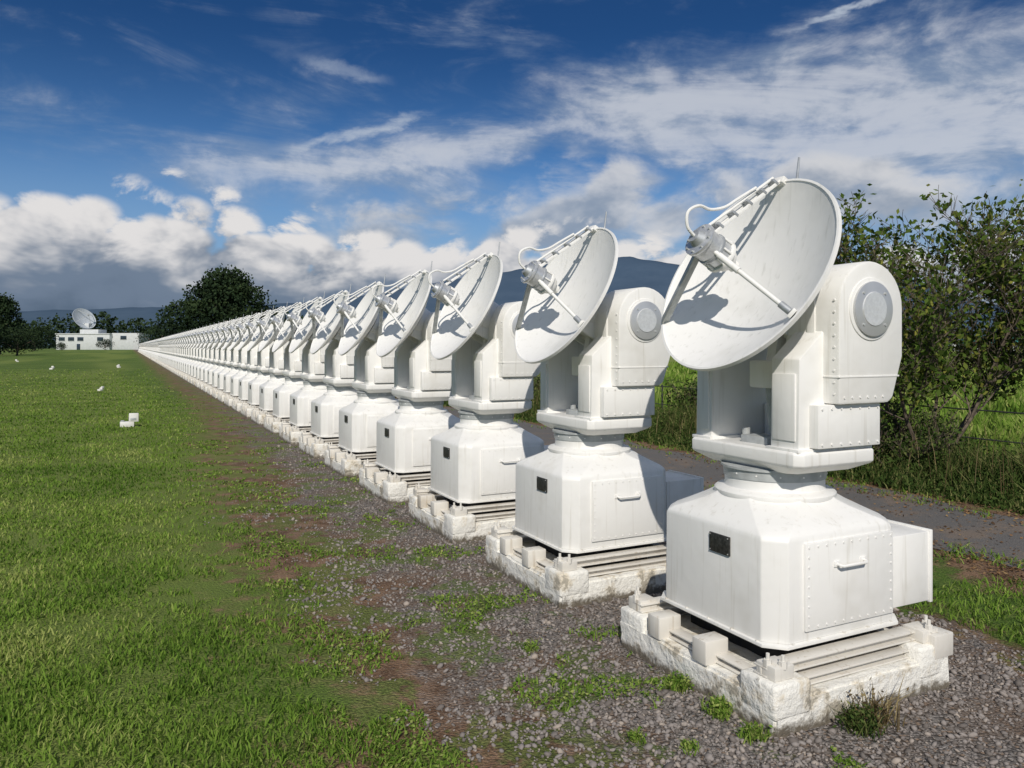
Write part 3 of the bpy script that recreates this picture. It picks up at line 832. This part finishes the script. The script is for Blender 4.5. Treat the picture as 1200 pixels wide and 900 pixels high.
# ------------------------------------------------------------------ mountains
ctrl = [(-900, 385), (-400, 378), (-100, 366), (0, 363), (120, 360), (230, 357), (330, 352), (420, 345), (500, 333), (580, 317), (640, 307), (690, 301), (738, 299), (780, 302), (830, 306), (900, 305), (960, 302), (1000, 308), (1060, 324), (1130, 345), (1210, 362), (1400, 376), (1900, 388)]
us = [math.atan((c_[0]-600)/900) for c_ in ctrl]; vs = [(406-c_[1])/900*math.cos(u_) for c_, u_ in zip(ctrl, us)]
NU, ND = 420, 34; V = []; F = []
for i in range(NU+1):
    u_ = -1.0 + 2.0*i/NU; vv = float(np.interp(u_, us, vs))
    for j in range(ND+1):
        f = j/ND; d = 3800 + f*4600
        ridge = 6200
        k = (d-3800)/(ridge-3800) if d < ridge else 1-(d-ridge)/(8400-ridge)
        k = max(0, k); k = k**1.35
        x, y = math.sin(u_)*d, math.cos(u_)*d
        nn_ = mnoise.fractal(Vector((x*.0011, y*.0011, 1.3)), 1.0, 2.1, 6)
        hz = vv*ridge*k*(1+.07*nn_*(1.0 if k < .95 else .35)) + nn_*20*k
        V.append((x, y, hz-3))
for i in range(NU):
    for j in range(ND):
        a_ = i*(ND+1)+j; F.append((a_, a_+1, a_+ND+2, a_+ND+1))
m, t, b = mat('hazy_mountain', 1.0); b.inputs['Specular IOR Level'].default_value = 0
W = pos(t); x, y, z = t.sep(W)
c = t.mix(t.ss(t.noise(W, .004, 4, .7), .35, .65), (.056, .090, .140), (.066, .102, .154))  # blue distance haze painted into the slope colour
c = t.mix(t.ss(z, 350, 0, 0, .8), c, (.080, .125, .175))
t.put(b.inputs['Base Color'], c)
me = bpy.data.meshes.new('mountain'); me.from_pydata(V, [], F); me.materials.append(m)
me.polygons.foreach_set('use_smooth', [True]*len(F))
obj('mountain', me, kind='structure')

# ------------------------------------------------------------------ sky
SUN_EL = math.radians(36)
hN, hR = .50, .866       # horizontal travel direction of the light in row coordinates
hx, hy = nr(hN, hR)
az = math.atan2(-hx, -hy)
w = bpy.data.worlds.new('World'); scene.world = w; w.use_nodes = True
try: w.cycles.sampling_method = 'NONE'
except Exception: pass
t = NT(w.node_tree); t.dim = '2D'; bg = w.node_tree.nodes['Background']
sky = t.new('ShaderNodeTexSky', sky_type='NISHITA', sun_disc=False)
sky.sun_elevation = SUN_EL; sky.sun_rotation = az; sky.altitude = 1300; sky.air_density = 1.0; sky.dust_density = .6; sky.ozone_density = 2.0
G = t.new('ShaderNodeTexCoord').outputs['Generated']
x, y, z = t.sep(G)
u = t.m('ARCTAN2', x, y)
v = t.m('DIVIDE', z, t.m('SQRT', t.m('ADD', t.m('ADD', t.m('MULTIPLY', x, x), t.m('MULTIPLY', y, y)), 1e-5)))
v = t.m('MINIMUM', v, 3.0)
base = t.mix(1.0, sky.outputs[0], (.46, .70, .90), 'MULTIPLY')
base = t.mix(t.ss(v, .08, .42), base, t.mix(1.0, base, (.26, .42, .55), 'MULTIPLY'))
def cv(px, py):
    uu = math.atan((px-600)/900); return uu, (406-py)/900*math.cos(uu)
def P2(su, sv, ou=0., ov=0., skew=0.):
    a1 = t.m('MULTIPLY', t.m('ADD', u, t.m('MULTIPLY', v, skew)), su)
    return t.xyz(t.m('ADD', a1, ou), t.m('ADD', t.m('MULTIPLY', v, sv), ov), .37)
K = 10.0
def C(r_, g_, b_): return (r_*K, g_*K, b_*K)
base = t.mix(t.ss(v, .26, .08, 0, .6), base, C(.24, .34, .47))
def blob(px, py, rx, ry, amp):
    u0, v0 = cv(px, py); ru = rx/900*math.cos(u0)**2; rv = ry/900*math.cos(u0)
    a1 = t.m('MULTIPLY', t.m('SUBTRACT', u, u0), 1/ru); a2 = t.m('MULTIPLY', t.m('SUBTRACT', v, v0), 1/rv)
    d2 = t.m('ADD', t.m('MULTIPLY', a1, a1), t.m('MULTIPLY', a2, a2))
    return t.ss(d2, 1.0, 0.0, 0., amp)
def total(L):
    s_ = L[0]
    for q_ in L[1:]: s_ = t.m('ADD', s_, q_)
    return s_
nA = t.noise(P2(3.4, 12.0, 3.1, 1.7, 1.1), 1.0, 7, .64, .5)
nB = t.noise(P2(8.5, 14.5, 7.7, 3.3), 1.0, 8, .60, .2)
nS = t.noise(P2(8.5, 14.5, 7.82, 3.60), 1.0, 4, .55, .2)
vn = t.new('ShaderNodeTexVoronoi', feature='F1', voronoi_dimensions='2D')
dist_ = t.m('MULTIPLY', t.m('SUBTRACT', nB, .5), 1.2)
t.put(vn.inputs['Vector'], t.xyz(t.m('ADD', t.m('MULTIPLY', u, 19.), dist_), t.m('ADD', t.m('MULTIPLY', v, 26.), dist_), 0.)); vn.inputs['Scale'].default_value = 1.0
puff = t.m('SUBTRACT', .40, t.m('POWER', vn.outputs['Distance'], 1.5))
shade = t.m('SUBTRACT', nS, nB)
bias = total([blob(980, 110, 460, 125, .27), blob(840, 150, 320, 90, .10), blob(1150, 180, 260, 130, .16), blob(430, 165, 240, 65, .10), blob(640, 130, 220, 80, .08),
              blob(440, 215, 250, 55, .20), blob(340, 80, 220, 50, .06), blob(90, 125, 170, 40, .06), blob(560, 165, 100, 40, .12), blob(1000, 250, 380, 90, .20), blob(300, 200, 180, 45, .08)])
tex = t.m('ADD', t.m('ADD', t.m('MULTIPLY', nA, .66), t.m('MULTIPLY', nB, .34)), t.m('MULTIPLY', puff, .07))
dA = t.m('ADD', tex, bias)
fA = t.ss(dA, .50, .95, 0, .85)
cA = t.mix(t.ss(t.m('ADD', dA, t.m('MULTIPLY', shade, -.8)), .58, .95), C(.27, .34, .45), C(.56, .59, .65))
col = t.mix(fA, base, cA)
def line(px0, py0, px1, py1, wd, st):
    global col
    (u0, v0), (u1, v1) = cv(px0, py0), cv(px1, py1)
    L = math.hypot(u1-u0, v1-v0); dx, dy = (u1-u0)/L, (v1-v0)/L
    du = t.m('SUBTRACT', u, u0); dvv = t.m('SUBTRACT', v, v0)
    al = t.m('ADD', t.m('MULTIPLY', du, dx), t.m('MULTIPLY', dvv, dy))
    pe = t.m('ADD', t.m('MULTIPLY', du, -dy), t.m('MULTIPLY', dvv, dx))
    pe = t.m('ADD', pe, t.m('MULTIPLY', t.m('SUBTRACT', nB, .5), .05))
    f = t.ss(t.m('ABSOLUTE', pe), wd, 0.)
    f = t.m('MULTIPLY', f, t.m('MULTIPLY', t.ss(al, 0, L*.4), t.ss(al, L, L*.7)))
    f = t.m('MULTIPLY', f, t.ss(nA, .30, .62, .15, st))
    col = t.mix(f, col, C(.48, .54, .63))
line(300, 190, 530, 124, .009, .7)
line(900, 34, 1060, 0, .006, .8)
line(330, 60, 470, 100, .010, .35)
bl = total([blob(670, 205, 120, 55, .13), blob(860, 225, 230, 70, .15), blob(1010, 225, 150, 60, .14), blob(540, 275, 220, 65, .15), blob(400, 262, 150, 45, .08), blob(720, 270, 160, 50, .13), blob(1180, 240, 200, 90, .10)])
dd = t.m('ADD', t.m('SUBTRACT', bl, .090), t.m('ADD', t.m('MULTIPLY', t.m('SUBTRACT', nB, .5), .30), t.m('MULTIPLY', puff, .09)))
sh = t.m('ADD', t.m('MULTIPLY', dd, 4.), t.m('ADD', t.m('MULTIPLY', shade, 3.), t.ss(v, .24, .12, 0, .6)))
col = t.mix(t.ss(dd, 0., .14, 0, .85), col, t.mix(t.ss(sh, .1, 1.5), C(.62, .625, .645), C(.27, .32, .40)))
def bank(Texp, amp, pamp, soft, bright, dark, thick, alpha=1.0):
    global col
    dd = t.m('ADD', t.m('SUBTRACT', Texp, v), t.m('ADD', t.m('MULTIPLY', t.m('SUBTRACT', nB, .5), amp), t.m('MULTIPLY', puff, pamp)))
    f = t.ss(dd, 0.0, soft, 0, alpha)
    sh = t.m('ADD', t.m('DIVIDE', dd, thick), t.m('ADD', t.m('MULTIPLY', shade, 3.0), t.m('MULTIPLY', puff, -1.4)))
    col = t.mix(f, col, t.mix(t.ss(sh, .05, 1.2), bright, dark))
T2 = total([t.ss(u, -.8, -.46, .130, .178), t.ss(u, -.46, -.25, 0, -.028), t.ss(u, -.2, .1, 0, -.010), t.ss(u, .1, .3, 0, -.02)])
bank(T2, .14, .075, .032, C(.76, .74, .73), C(.16, .21, .29), .085, .98)
T3 = t.m('ADD', .092, t.ss(u, .25, .55, 0, -.03))
bank(T3, .10, .0, .07, C(.15, .20, .28), C(.075, .115, .175), .08, .94)
hz = t.m('MULTIPLY', t.ss(u, .25, .6), t.ss(v, .20, .0))
col = t.mix(t.m('MULTIPLY', hz, .65), col, C(.38, .45, .54))
# pale cloud added overhead to lighten shadows, unseen above the framed sky
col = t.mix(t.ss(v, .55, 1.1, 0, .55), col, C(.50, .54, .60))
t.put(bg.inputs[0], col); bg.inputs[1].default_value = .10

# ------------------------------------------------------------------ sun
ld = bpy.data.lights.new('sun', 'SUN'); ld.energy = 3.7; ld.angle = math.radians(.5); ld.color = (1.0, .935, .84)
lo = bpy.data.objects.new('sun', ld); COL.objects.link(lo)
tv = Vector((hx*math.cos(SUN_EL), hy*math.cos(SUN_EL), -math.sin(SUN_EL)))
lo.rotation_euler = tv.to_track_quat('-Z', 'Y').to_euler(); lo.location = (-3, -5, 10)

# ------------------------------------------------------------------ camera
cd = bpy.data.cameras.new('camera'); cam = bpy.data.objects.new('camera', cd); COL.objects.link(cam)
cd.sensor_width = 36; cd.lens = 27.0; cd.shift_y = -44/1200
cd.clip_start = .05; cd.clip_end = 30000
cam.location = (0, 0, H); cam.rotation_euler = (math.radians(90), 0, 0)
scene.camera = cam
scene.view_settings.view_transform = 'Standard'; scene.view_settings.look = 'None'; scene.view_settings.exposure = 0
